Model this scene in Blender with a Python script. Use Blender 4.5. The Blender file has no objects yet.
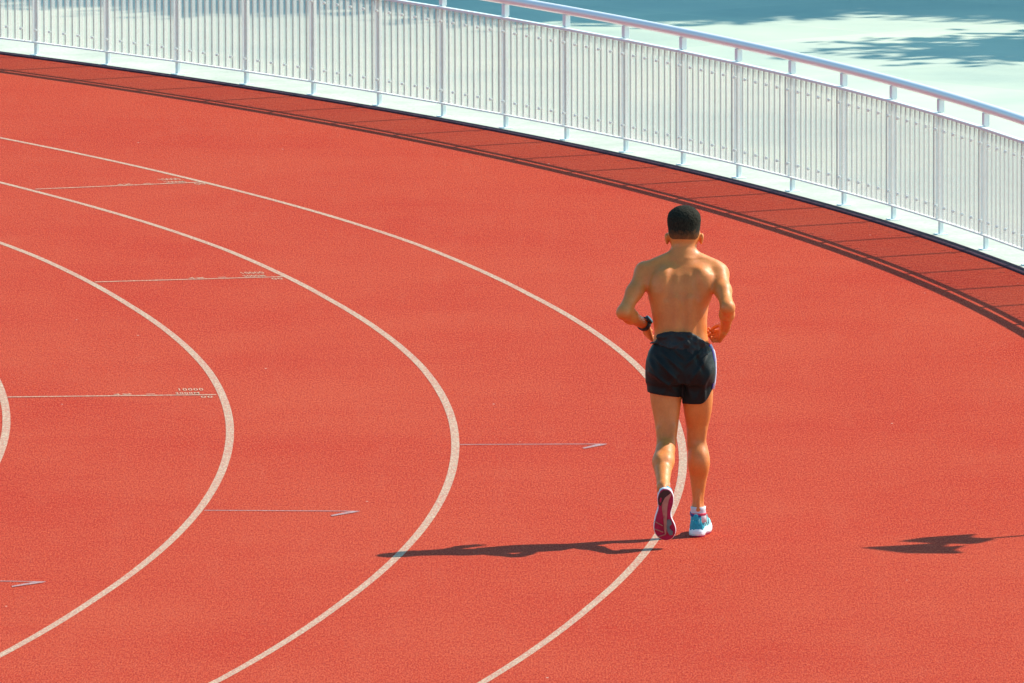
import bpy, bmesh, math, random
import numpy as np
from mathutils import Vector, Matrix, noise

random.seed(7)
S = bpy.context.scene
COL = S.collection

# ------------------------------------------------------------------ helpers
def tag(o, label=None, cat=None, group=None, kind=None):
    if label: o['label'] = label
    if cat: o['category'] = cat
    if group: o['group'] = group
    if kind: o['kind'] = kind
    return o

def empty(name, loc=(0, 0, 0), rz=0.0):
    o = bpy.data.objects.new(name, None)
    COL.objects.link(o)
    o.location = loc
    o.rotation_euler = (0, 0, rz)
    o.empty_display_size = 0.2
    return o

def mesh_obj(name, verts, faces, mat, parent=None, smooth=False, uvs=None):
    me = bpy.data.meshes.new(name)
    me.from_pydata([tuple(v) for v in verts], [], [tuple(f) for f in faces])
    me.materials.append(mat)
    if smooth:
        me.polygons.foreach_set('use_smooth', [True] * len(me.polygons))
    me.update()
    o = bpy.data.objects.new(name, me)
    COL.objects.link(o)
    if parent: o.parent = parent
    return o

def bm_obj(name, bm, mat, parent=None, smooth=False):
    me = bpy.data.meshes.new(name)
    bmesh.ops.recalc_face_normals(bm, faces=bm.faces)
    bm.to_mesh(me); bm.free()
    me.materials.append(mat)
    if smooth:
        me.polygons.foreach_set('use_smooth', [True] * len(me.polygons))
    o = bpy.data.objects.new(name, me)
    COL.objects.link(o)
    if parent: o.parent = parent
    return o

def copy_tree(o, parent=None):
    c = o.copy(); COL.objects.link(c); c.parent = parent
    for ch in list(o.children): copy_tree(ch, c)
    return c

def add_box(bm, c, s, rz=0.0, bevel=0.0):
    m = Matrix.Translation(c) @ Matrix.Rotation(rz, 4, 'Z') @ Matrix.Diagonal((s[0], s[1], s[2], 1))
    r = bmesh.ops.create_cube(bm, size=1.0, matrix=m)
    if bevel > 0:
        es = list({e for v in r['verts'] for e in v.link_edges})
        bmesh.ops.bevel(bm, geom=es, offset=bevel, segments=2, affect='EDGES', profile=0.6)

def tube(points, radii, n=10, closed=False):
    """verts and faces of a tube along points"""
    pts = [Vector(p) for p in points]
    if not hasattr(radii, '__len__'): radii = [radii] * len(pts)
    vs, fs = [], []
    up = Vector((0, 0, 1)); prev = None
    N = len(pts)
    for i, p in enumerate(pts):
        a = pts[(i - 1) % N] if (closed or i > 0) else p
        b = pts[(i + 1) % N] if (closed or i < N - 1) else p
        t = (b - a).normalized()
        if prev is None:
            u = t.cross(up)
            if u.length < 1e-3: u = t.cross(Vector((1, 0, 0)))
            u.normalize()
        else:
            u = (prev - t * prev.dot(t)).normalized()
        prev = u
        w = t.cross(u)
        for k in range(n):
            an = 2 * math.pi * k / n
            vs.append(p + (u * math.cos(an) + w * math.sin(an)) * radii[i])
    m = N if closed else N - 1
    for i in range(m):
        j = (i + 1) % N
        for k in range(n):
            l = (k + 1) % n
            fs.append((i * n + k, i * n + l, j * n + l, j * n + k))
    if not closed:
        fs.append(tuple(range(n))[::-1]); fs.append(tuple((N - 1) * n + k for k in range(n)))
    return vs, fs

# ------------------------------------------------------------------ materials
class NT:
    def __init__(s, name):
        s.m = bpy.data.materials.new(name); s.m.use_nodes = True
        s.t = s.m.node_tree; s.b = s.t.nodes['Principled BSDF']; s.out = s.t.nodes['Material Output']
    def n(s, typ, **kw):
        nd = s.t.nodes.new(typ)
        for k, v in kw.items(): setattr(nd, k, v)
        return nd
    def l(s, a, b): s.t.links.new(a, b)
    def coords(s, scale=(1, 1, 1), kind='Object'):
        tc = s.n('ShaderNodeTexCoord'); mp = s.n('ShaderNodeMapping')
        s.l(tc.outputs[kind], mp.inputs['Vector']); mp.inputs['Scale'].default_value = scale
        return mp.outputs['Vector']
    def noise(s, vec, scale, detail=2, rough=0.5):
        nn = s.n('ShaderNodeTexNoise'); s.l(vec, nn.inputs['Vector'])
        nn.inputs['Scale'].default_value = scale; nn.inputs['Detail'].default_value = detail
        nn.inputs['Roughness'].default_value = rough
        return nn.outputs['Fac']
    def ramp(s, fac, stops):
        r = s.n('ShaderNodeValToRGB'); s.l(fac, r.inputs['Fac'])
        e = r.color_ramp.elements
        while len(e) < len(stops): e.new(0.5)
        for i, (p, c) in enumerate(stops):
            e[i].position = p; e[i].color = (c[0], c[1], c[2], 1) if hasattr(c, '__len__') else (c, c, c, 1)
        return r.outputs['Color']
    def mix(s, fac, a, b, mode='MIX'):
        m = s.n('ShaderNodeMix', data_type='RGBA', blend_type=mode)
        for inp, v in ((m.inputs['Factor'], fac), (m.inputs['A'], a), (m.inputs['B'], b)):
            if isinstance(v, bpy.types.NodeSocket): s.l(v, inp)
            elif hasattr(v, '__len__'): inp.default_value = (v[0], v[1], v[2], 1)
            else: inp.default_value = v
        return m.outputs['Result']
    def bump(s, h, strength, dist):
        b = s.n('ShaderNodeBump'); s.l(h, b.inputs['Height'])
        b.inputs['Strength'].default_value = strength; b.inputs['Distance'].default_value = dist
        s.l(b.outputs['Normal'], s.b.inputs['Normal'])
    def set(s, **kw):
        for k, v in kw.items():
            inp = s.b.inputs[k.replace('_', ' ')]
            if isinstance(v, bpy.types.NodeSocket): s.l(v, inp)
            elif hasattr(v, '__len__') and len(v) == 3 and inp.type == 'RGBA': inp.default_value = (*v, 1)
            else: inp.default_value = v
        return s.m

def plain(name, col, rough=0.6, metal=0.0, var=0.12, scale=40, bump=0.0, spec=0.5, bscale=200, bdist=0.002):
    t = NT(name); v = t.coords()
    f = t.noise(v, scale, 3)
    dark = tuple(c * (1 - var) for c in col); light = tuple(min(1, c * (1 + var)) for c in col)
    t.set(Base_Color=t.ramp(f, [(0.3, dark), (0.7, light)]), Roughness=rough, Metallic=metal)
    t.b.inputs['Specular IOR Level'].default_value = spec
    if bump: t.bump(t.noise(v, bscale, 2), bump, bdist)
    return t.m

def track_material():
    t = NT('track_rubber')
    v = t.coords()
    va = t.coords((1, 0.30, 1))
    grain = t.noise(t.coords((1, 0.16, 1)), 120, 2, 0.8)          # rubber granules
    grain2 = t.noise(t.coords((1, 0.2, 1)), 45, 2, 0.6)
    low = t.noise(t.coords((0.5, 0.35, 1)), 1.3, 4, 0.6)   # broad wear
    mid = t.noise(v, 6, 3, 0.6)
    base = t.ramp(low, [(0.32, (0.420, 0.034, 0.0135)), (0.68, (0.455, 0.059, 0.0245))])
    base = t.mix(t.ramp(mid, [(0.35, 0.0), (0.75, 0.35)]), base, (0.46, 0.054, 0.024))
    g = t.ramp(grain, [(0.33, (0.52, 0.15, 0.15)), (0.54, (1, 1, 1)), (0.72, (1.0, 1.0, 1.0))])
    base = t.mix(0.75, base, g, 'MULTIPLY')
    pale = t.ramp(grain, [(0.50, 0.0), (0.70, 0.60)])
    base = t.mix(pale, base, (0.58, 0.125, 0.055))
    # long faint scuffs and dusty areas left by use
    sc = t.noise(t.coords((0.9, 0.12, 1)), 7, 4, 0.7)
    base = t.mix(t.ramp(sc, [(0.52, 0.0), (0.80, 0.18)]), base, (0.48, 0.105, 0.055))
    sc2 = t.noise(t.coords((0.25, 1.6, 1)), 2.2, 3, 0.6)
    base = t.mix(t.ramp(sc2, [(0.55, 0.0), (0.80, 0.30)]), base, (0.36, 0.028, 0.014))
    g2 = t.ramp(grain2, [(0.3, (0.84, 0.78, 0.78)), (0.6, (1, 1, 1))])
    base = t.mix(0.7, base, g2, 'MULTIPLY')
    # tiny scattered bits of grit
    vo = t.n('ShaderNodeTexVoronoi'); t.l(t.coords((1, 0.5, 1)), vo.inputs['Vector']); vo.inputs['Scale'].default_value = 5
    bits = t.ramp(vo.outputs['Distance'], [(0.028, 1.0), (0.04, 0.0)])
    base = t.mix(t.mix(1.0, bits, t.ramp(t.noise(v, 2.2, 1), [(0.55, 0.0), (0.6, 0.7)]), 'MULTIPLY'), base, (0.55, 0.40, 0.33))
    t.set(Base_Color=base, Roughness=0.85)
    t.b.inputs['Specular IOR Level'].default_value = 0.06
    t.bump(grain, 0.5, 0.004)
    return t.m

def line_material(name, col, wear):
    t = NT(name)
    va = t.coords((1, 0.30, 1))
    grain = t.noise(va, 95, 2, 0.7)
    red = (0.44, 0.065, 0.03)
    f = t.ramp(grain, [(0.38, wear), (0.56, wear * 0.35), (0.70, 0.0)])
    f = t.mix(1.0, f, t.ramp(t.noise(t.coords((1, .5, 1)), 5, 3, 0.6), [(0.3, 1.0), (0.7, 0.55)]), 'MULTIPLY')
    col2 = t.mix(t.ramp(t.noise(t.coords((1, .2, 1)), 70, 2, .8), [(0.40, 0.0), (0.62, 1.0)]), tuple(c * .78 for c in col), tuple(min(1, c * 1.22) for c in col))
    base = t.mix(f, col2, red)
    t.set(Base_Color=base, Roughness=0.8)
    t.bump(grain, 0.5, 0.003)
    return t.m

def plaza_material():
    t = NT('plaza_paving')
    v = t.coords()
    low = t.noise(v, 0.35, 4, 0.6)
    base = t.ramp(low, [(0.35, (0.40, 0.46, 0.38)), (0.62, (0.58, 0.60, 0.46))])
    br = t.n('ShaderNodeTexBrick'); bm_ = t.n('ShaderNodeMapping'); t.l(v, bm_.inputs['Vector']); bm_.inputs['Rotation'].default_value = (0, 0, 0.88); t.l(bm_.outputs['Vector'], br.inputs['Vector'])
    br.inputs['Scale'].default_value = 1.0
    br.inputs['Brick Width'].default_value = 2.4; br.inputs['Row Height'].default_value = 2.4
    br.inputs['Mortar Size'].default_value = 0.012; br.offset = 0.0
    br.inputs['Color1'].default_value = (0.94, 0.95, 0.94, 1); br.inputs['Color2'].default_value = (0.80, 0.86, 0.85, 1)
    br.inputs['Mortar'].default_value = (1, 1, 0.95, 1)
    base = t.mix(0.8, base, br.outputs['Color'], 'MULTIPLY')
    base = t.mix(t.ramp(t.noise(v, 14, 3), [(0.4, 0.0), (0.8, 0.25)]), base, (0.42, 0.52, 0.44))
    t.set(Base_Color=base, Roughness=0.8)
    t.bump(t.noise(v, 60, 2), 0.3, 0.004)
    return t.m

M = {}
M['track'] = track_material()
M['line'] = line_material('worn_white_paint', (0.44, 0.34, 0.225), 0.85)
M['thinline'] = line_material('thin_white_paint', (0.46, 0.31, 0.20), 0.9)
M['blueline'] = line_material('blue_grey_paint', (0.33, 0.21, 0.21), 0.6)
M['plaza'] = plaza_material()
M['edge'] = plain('rubber_edging', (0.060, 0.025, 0.040), 0.8, var=0.35, scale=25, spec=0.1)
def apron_material():
    t = NT('pale_apron_concrete'); v = t.coords()
    base = t.ramp(t.noise(v, 2.2, 4, 0.65), [(0.35, (0.40, 0.43, 0.36)), (0.62, (0.52, 0.54, 0.45))])
    base = t.mix(t.ramp(t.noise(v, 30, 3), [(0.5, 0.0), (0.8, 0.5)]), base, (0.26, 0.26, 0.20))
    t.set(Base_Color=base, Roughness=0.85); t.bump(t.noise(v, 80, 2), 0.4, 0.003)
    return t.m
M['apron'] = apron_material()
M['white_metal'] = plain('white_painted_steel', (0.80, 0.81, 0.80), 0.35, var=0.04, scale=9)
M['post'] = plain('grey_painted_steel', (0.92, 0.92, 0.88), 0.5, var=0.08, scale=14)
def clip_material():
    t = NT('white_plastic_clip'); t.set(Base_Color=(0.9, 0.9, 0.88), Roughness=0.25)
    tl = t.n('ShaderNodeBsdfTranslucent'); tl.inputs['Color'].default_value = (0.95, 0.95, 0.93, 1)
    m1 = t.n('ShaderNodeMixShader'); m1.inputs[0].default_value = 0.6
    t.l(t.b.outputs[0], m1.inputs[1]); t.l(tl.outputs[0], m1.inputs[2]); t.l(m1.outputs[0], t.out.inputs['Surface'])
    return t.m
M['clip'] = clip_material()
M['grass'] = plain('grass_ground', (0.05, 0.10, 0.03), 0.95, var=0.4, scale=3, bump=0.5, bscale=80, bdist=0.01)

def rail_material():
    t = NT('satin_rail_steel'); v = t.coords()
    t.set(Base_Color=(0.86, 0.80, 0.80), Roughness=0.38, Metallic=0.10)
    t.bump(t.noise(v, 30, 2), 0.05, 0.002)
    return t.m
M['rail'] = rail_material()
M['seam'] = plain('grey_panel_seam', (0.58, 0.54, 0.52), 0.5)

def panel_material():
    t = NT('translucent_ribbed_sheet')
    v = t.coords()
    col = t.ramp(t.noise(v, 2.5, 3), [(0.3, (0.70, 0.71, 0.68)), (0.7, (0.76, 0.77, 0.74))])
    t.set(Base_Color=col, Roughness=0.30)
    tl = t.n('ShaderNodeBsdfTranslucent'); t.l(col, tl.inputs['Color'])
    tr = t.n('ShaderNodeBsdfTransparent'); tr.inputs['Color'].default_value = (1.0, 0.95, 0.94, 1)
    m1 = t.n('ShaderNodeMixShader'); m1.inputs[0].default_value = 0.50
    t.l(t.b.outputs[0], m1.inputs[1]); t.l(tl.outputs[0], m1.inputs[2])
    m2 = t.n('ShaderNodeMixShader'); m2.inputs[0].default_value = 0.71
    t.l(m1.outputs[0], m2.inputs[1]); t.l(tr.outputs[0], m2.inputs[2])
    t.l(m2.outputs[0], t.out.inputs['Surface'])
    return t.m
M['panel'] = panel_material()

def skin_material():
    t = NT('tanned_skin'); v = t.coords()
    f = t.noise(v, 9, 4, 0.6)
    c = t.ramp(f, [(0.3, (0.66, 0.170, 0.030)), (0.7, (0.80, 0.245, 0.052))])
    f2 = t.noise(v, 120, 2)
    c = t.mix(0.35, c, t.ramp(f2, [(0.3, (0.82, 0.78, 0.76)), (0.65, (1, 1, 1))]), 'MULTIPLY')
    t.set(Base_Color=c, Roughness=t.ramp(t.noise(v, 25, 3), [(0.3, 0.42), (0.7, 0.65)]))
    t.b.inputs['Subsurface Weight'].default_value = 0.18
    t.b.inputs['Subsurface Radius'].default_value = (1.0, 0.25, 0.10)
    t.b.inputs['Subsurface Scale'].default_value = 0.012
    t.b.inputs['Specular IOR Level'].default_value = 0.45
    t.bump(t.mix(0.5, f2, t.noise(v, 30, 3)), 0.25, 0.003)
    return t.m
M['skin'] = skin_material()

def hair_material():
    t = NT('short_black_hair'); v = t.coords()
    st = t.noise(t.coords((1, 1, 0.25)), 260, 2, 0.6)
    dark = t.ramp(st, [(0.3, (0.007, 0.006, 0.004)), (0.75, (0.040, 0.034, 0.022))])
    geo = t.n('ShaderNodeTexCoord'); sep = t.n('ShaderNodeSeparateXYZ'); t.l(geo.outputs['Object'], sep.inputs[0])
    mr = t.n('ShaderNodeMapRange'); t.l(sep.outputs['Z'], mr.inputs['Value'])
    mr.inputs['From Min'].default_value = 1.478; mr.inputs['From Max'].default_value = 1.565
    mr.inputs['To Min'].default_value = 0.0; mr.inputs['To Max'].default_value = 1.0
    ad = t.n('ShaderNodeMath', operation='ADD'); t.l(mr.outputs[0], ad.inputs[0])
    sc = t.n('ShaderNodeMath', operation='MULTIPLY_ADD'); t.l(t.noise(v, 60, 3), sc.inputs[0]); sc.inputs[1].default_value = 0.7; sc.inputs[2].default_value = -0.35
    t.l(sc.outputs[0], ad.inputs[1])
    base = t.mix(t.ramp(ad.outputs[0], [(0.0, 0.0), (0.9, 1.0)]), (0.30, 0.095, 0.028), dark)
    t.set(Base_Color=base, Roughness=0.85)
    t.b.inputs['Specular IOR Level'].default_value = 0.1
    t.bump(st, 0.6, 0.003)
    return t.m
M['hair'] = hair_material()

def cloth_material(name, col, folds=0.0):
    t = NT(name); v = t.coords()
    w = t.noise(v, 700, 2)
    t.set(Base_Color=t.ramp(t.noise(v, 12, 3), [(0.3, tuple(c * 0.8 for c in col)), (0.7, tuple(c * 1.2 for c in col))]), Roughness=0.55)
    t.b.inputs['Sheen Weight'].default_value = 0.03
    t.b.inputs['Sheen Roughness'].default_value = 0.4
    t.b.inputs['Specular IOR Level'].default_value = 0.2
    t.bump(w, 0.25, 0.001)
    return t.m
M['shorts'] = cloth_material('black_nylon', (0.010, 0.011, 0.010))
M['waist'] = cloth_material('black_knit', (0.024, 0.024, 0.024))
M['greycloth'] = cloth_material('grey_brown_cloth', (0.10, 0.085, 0.075))
M['piping'] = plain('white_blue_piping', (0.80, 0.78, 0.88), 0.6)
M['bluetrim'] = plain('blue_trim', (0.06, 0.05, 0.40), 0.6)
M['sock'] = cloth_material('white_sock', (0.72, 0.60, 0.62))
M['redstripe'] = plain('red_sock_stripe', (0.70, 0.03, 0.08), 0.8)
M['teal'] = plain('teal_mesh_upper', (0.003, 0.30, 0.40), 0.5, var=0.25, scale=160, bump=0.4, bscale=500, bdist=0.001)
M['paleteal'] = plain('pale_teal_upper', (0.28, 0.66, 0.66), 0.5, var=0.12, scale=160, bump=0.3, bscale=500, bdist=0.001)
M['midsole'] = plain('white_foam', (0.80, 0.80, 0.82), 0.5, var=0.05)
M['navy'] = plain('navy_overlay', (0.02, 0.03, 0.16), 0.45)
M['crimson'] = plain('crimson_outsole', (0.36, 0.004, 0.055), 0.5, var=0.15, scale=60, bump=0.3)
M['blackrub'] = plain('black_rubber', (0.03, 0.02, 0.02), 0.5)
M['tan'] = plain('tan_plastic', (0.42, 0.20, 0.15), 0.4)
M['greyrub'] = plain('grey_rubber', (0.11, 0.17, 0.17), 0.6)
M['watch'] = plain('black_resin', (0.012, 0.014, 0.016), 0.35)
M['watchface'] = plain('steel_watch_face', (0.30, 0.36, 0.38), 0.25, metal=0.6)
M['castermetal'] = plain('dark_grey_metal', (0.12, 0.13, 0.14), 0.4, metal=0.4)
M['glass'] = plain('frosted_glass', (0.7, 0.7, 0.68), 0.2)
M['bark'] = plain('bark', (0.10, 0.07, 0.045), 0.9, var=0.4, scale=15, bump=0.8, bscale=30, bdist=0.02)
M['leaf'] = plain('leaf', (0.055, 0.10, 0.03), 0.6, var=0.4, scale=2)
M['eye'] = plain('eye_white', (0.75, 0.73, 0.70), 0.2)
M['iris'] = plain('dark_iris', (0.03, 0.015, 0.008), 0.2)

# ------------------------------------------------------------------ geometry of the place (metres)
CX, CY = -38.530, 66.632           # centre of the bend
R0 = 35.782                        # radius of the innermost line in view
LANE = 1.22
RF = 42.577                        # outer edge of the rubber

# the painted lines wander a centimetre or two from a true circle
WOB = ([-20, -13.5, -9.5, -5, -1, 2, 6, 9, 11.5, 14, 16, 18.5, 22, 27, 36], [0, .014, -.009, -.003, 0, .004, .004, -.007, -.014, 0, .014, .006, -.018, -.028, -.02])
def ring(r0, r1, a0, a1, z, n, wob=False):
    vs, fs = [], []
    for i in range(n + 1):
        ad = a0 + (a1 - a0) * i / n
        a = math.radians(ad); dw = float(np.interp(ad, *WOB)) if wob else 0.0
        for r in (r0 + dw, r1 + dw): vs.append((CX + r * math.cos(a), CY + r * math.sin(a), z))
    for i in range(n): fs.append((2 * i, 2 * i + 1, 2 * i + 3, 2 * i + 2))
    return vs, fs

# ground
bm = bmesh.new(); bmesh.ops.create_grid(bm, x_segments=4, y_segments=4, size=1500)
g = bm_obj('ground', bm, M['plaza']); tag(g, kind='structure'); g.location = (0, 100, -0.012)
vs, fs = ring(0.0, R0 - 3 * LANE, 0, 360, -0.006, 180)
tag(mesh_obj('grass', vs, fs, M['grass']), kind='structure')
vs, fs = ring(R0 - 3 * LANE, RF, -75, 140, 0.0, 500)
track = mesh_obj('running_track', vs, fs, M['track']); tag(track, kind='structure')

for k in range(-2, 4):
    r = R0 + LANE * k
    vs, fs = ring(r - 0.022, r + 0.022, -75, 140, 0.0012, 1000, True)
    mesh_obj('lane_line', vs, fs, M['line'], track)

def rad_pt(r, adeg, off=0.0):
    a = math.radians(adeg)
    return Vector((CX + r * math.cos(a) - off * math.sin(a), CY + r * math.sin(a) + off * math.cos(a), 0.0022))

def strip(p, q, w):
    d = (q - p).normalized(); n = Vector((-d.y, d.x, 0)) * w / 2
    return [p - n, q - n, q + n, p + n], [(0, 1, 2, 3)]

for r, a in ((R0 + 2 * LANE, 22.15), (R0 + LANE, 13.51), (R0, 4.10)):
    vs, fs = strip(rad_pt(r + 0.028, a), rad_pt(r + LANE - 0.028, a), 0.042)
    mesh_obj('cross_line', vs, fs, M['thinline'], track)

# small stencilled figures by the cross lines
def text_mesh(s, size, sx):
    cu = bpy.data.curves.new('txt', 'FONT'); cu.body = s; cu.size = size; cu.offset = 0.0008
    cu.space_character = 1.15
    o = bpy.data.objects.new('txt', cu); COL.objects.link(o)
    bpy.context.view_layer.update()
    me = bpy.data.meshes.new_from_object(o)
    bpy.data.objects.remove(o); bpy.data.curves.remove(cu)
    me.transform(Matrix.Diagonal((sx, 1, 1, 1)))
    return me
M['stencil'] = line_material('stencil_paint', (0.56, 0.42, 0.27), 0.6)
for r, a in ((R0 + 2 * LANE, 22.15), (R0 + LANE, 13.51), (R0, 4.10)):
    for s, rr, off, size, sx in (('10000', 0.985, 0.215, 0.155, 0.34), ('3000M', 0.965, 0.045, 0.125, 0.36),
                                 ('4X', 0.62, 0.035, 0.09, 0.9), ('=', 0.80, 0.035, 0.09, 1.1), ('00', 1.10, -0.145, 0.115, 0.55)):
        me = text_mesh(s, size, sx); me.materials.clear(); me.materials.append(M['stencil'])
        o = bpy.data.objects.new('stencil_figures', me); COL.objects.link(o); o.parent = track
        # figures are painted square to the cross line
        o.location = rad_pt(r + rr, a, off)
        o.rotation_euler = (0, 0, math.radians(a))

for r, a, L in ((R0 + 2 * LANE, 0.37, 0.80), (R0 + LANE, -4.02, 0.815), (R0, -8.54, 0.83)):
    p = rad_pt(r + 0.028, a); q = rad_pt(r + L, a)
    w = 0.024; q = rad_pt(r + L + .018, a)
    d = (q - p).normalized(); n = Vector((-d.y, d.x, 0))
    h0 = q - d * 0.125 - n * 0.21
    vs = [p - n * w / 2, q - n * w / 2 - d * 0.03, q, q - d * 0.02 + n * w / 2, p + n * w / 2,
          h0 - d * 0.01 + n * 0.02, h0 + n * 0.0, q - d * 0.06 - n * w / 2]
    vs = [p - n * w / 2, q - n * w / 2, q + n * w / 2, p + n * w / 2,
          h0 - n * .015, q - n * .03 - d * .0, q - d * .05 - n * w * .5, h0 + n * .03 - d * .01]
    vs = [Vector(x) for x in vs]
    for i in (4, 5, 6, 7): vs[i].z += 0.001
    mesh_obj('arrow_mark', vs, [(0, 1, 2, 3), (4, 5, 6, 7)], M['blueline'], track)

# rubber edging and pale apron outside the rubber
def solid_ring(r0, r1, a0, a1, z0, z1, n):
    vs, fs = [], []
    for i in range(n + 1):
        a = math.radians(a0 + (a1 - a0) * i / n); c, s = math.cos(a), math.sin(a)
        for r, z in ((r0, z0), (r0 + 0.004, z1 - 0.003), (r0 + 0.010, z1), (r1, z1), (r1, z0)):
            vs.append((CX + r * c, CY + r * s, z))
    for i in range(n):
        for k in range(4): fs.append((5 * i + k, 5 * i + k + 1, 5 * i + k + 6, 5 * i + k + 5))
    return vs, fs
vs, fs = solid_ring(RF, RF + 0.080, -75, 140, -0.01, 0.012, 400)
tag(mesh_obj('rubber_edging', vs, fs, M['edge']), kind='structure')
vs, fs = solid_ring(RF + 0.094, RF + 0.80, -75, 140, -0.01, 0.004, 400)
tag(mesh_obj('pavement', vs, fs, M['apron']), kind='structure')

# ------------------------------------------------------------------ fence
fence = empty('railing_fence', (CX, CY, 0))
tag(fence, 'curved white fence of ribbed translucent panels under a round handrail, edging the red track', 'fence')
RP = RF + 0.165                    # post line
DA = 1.303
A_REF = 23.155
def fxy(r, a): a = math.radians(a); return Vector((r * math.cos(a), r * math.sin(a), 0))
# prototypes
bm = bmesh.new()
add_box(bm, (0, 0, 0.430), (0.026, 0.036, 0.86), bevel=0.004)
post0 = bm_obj('post', bm, M['post'], fence)
bm = bmesh.new()
add_box(bm, (-0.002, 0, 0.815), (0.036, 0.050, 0.080), bevel=0.003)
br0 = bm_obj('rail_bracket', bm, M['white_metal'], post0)
bm = bmesh.new()
add_box(bm, (0, 0, 0.006), (0.07, 0.09, 0.008), bevel=0.002)
bp0 = bm_obj('base_plate', bm, M['post'], post0)

def panel_mesh(width):
    n = 10; pitch = width / n; dep = 0.026
    prof = []
    x = -width / 2
    for i in range(n):
        prof += [(x, 0), (x + pitch * 0.40, -.003), (x + pitch * 0.46, -dep), (x + pitch * 0.94, -dep)]
        x += pitch
    prof.append((width / 2, 0))
    vs, fs = [], []
    zs = (0.106, 0.20, 0.43, 0.67, 0.752)
    for z in zs:
        for (y, d) in prof: vs.append((d, y, z))
    m = len(prof)
    for j in range(len(zs) - 1):
        for i in range(m - 1): fs.append((j * m + i, j * m + i + 1, (j + 1) * m + i + 1, (j + 1) * m + i))
    return vs, fs
W = 0.968
vs, fs = panel_mesh(W)
panel0 = mesh_obj('panel', vs, fs, M['panel'], fence)
bm = bmesh.new()
for i in range(10):
    add_box(bm, (-0.006, -W / 2 + W / 10 * (i + 0.44), 0.430), (0.010, 0.004, 0.640))
rb0 = bm_obj('seams', bm, M['seam'], panel0)
bm = bmesh.new(); add_box(bm, (0.002, 0, 0.762), (0.040, W, 0.018), bevel=0.003)
tr0 = bm_obj('top_trim', bm, M['white_metal'], panel0)
bm = bmesh.new(); add_box(bm, (0.002, 0, 0.100), (0.034, W, 0.010), bevel=0.002)
bt0 = bm_obj('bottom_trim', bm, M['post'], panel0)
bm = bmesh.new(); add_box(bm, (-0.004, W / 2 - 0.004, 0.430), (0.012, 0.005, 0.65), bevel=0.001)
st0 = bm_obj('side_trim', bm, M['post'], panel0)
bm = bmesh.new()
add_box(bm, (-0.008, 0, 0), (0.016, 0.022, 0.014), bevel=0.004)
bmesh.ops.create_uvsphere(bm, u_segments=8, v_segments=5, radius=0.011, matrix=Matrix.Translation((-0.014, 0, 0)))
clip_me = bm_obj('clip', bm, M['clip'], panel0)
clips = [clip_me]
for i in range(5):
    for z in (0.195, 0.675):
        c = clip_me if (i == 0 and z == 0.195) else clip_me.copy()
        if c is not clip_me: COL.objects.link(c); c.parent = panel0
        c.location = (-0.020, W / 2 - W / 10 * (2 * i + 0.75), z)
first = True
for k in range(-22, 19):
    a = A_REF + DA * k
    c = post0 if first else copy_tree(post0, fence)
    c.location = fxy(RP, a); c.rotation_euler = (0, 0, math.radians(a))
    am = a + DA / 2
    p = panel0 if first else copy_tree(panel0, fence)
    p.location = fxy((RP - 0.026) * math.cos(math.radians(DA / 2)), am); p.rotation_euler = (0, 0, math.radians(am))
    first = False
pts = []
a0, a1 = A_REF - 22 * DA - 0.1, A_REF + 19 * DA + 0.1
for i in range(301):
    p = fxy(RP, a0 + (a1 - a0) * i / 300); p.z = 0.885; pts.append(p)
vs, fs = tube(pts, 0.031, 20)
mesh_obj('handrail', vs, fs, M['rail'], fence, smooth=True)

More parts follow.
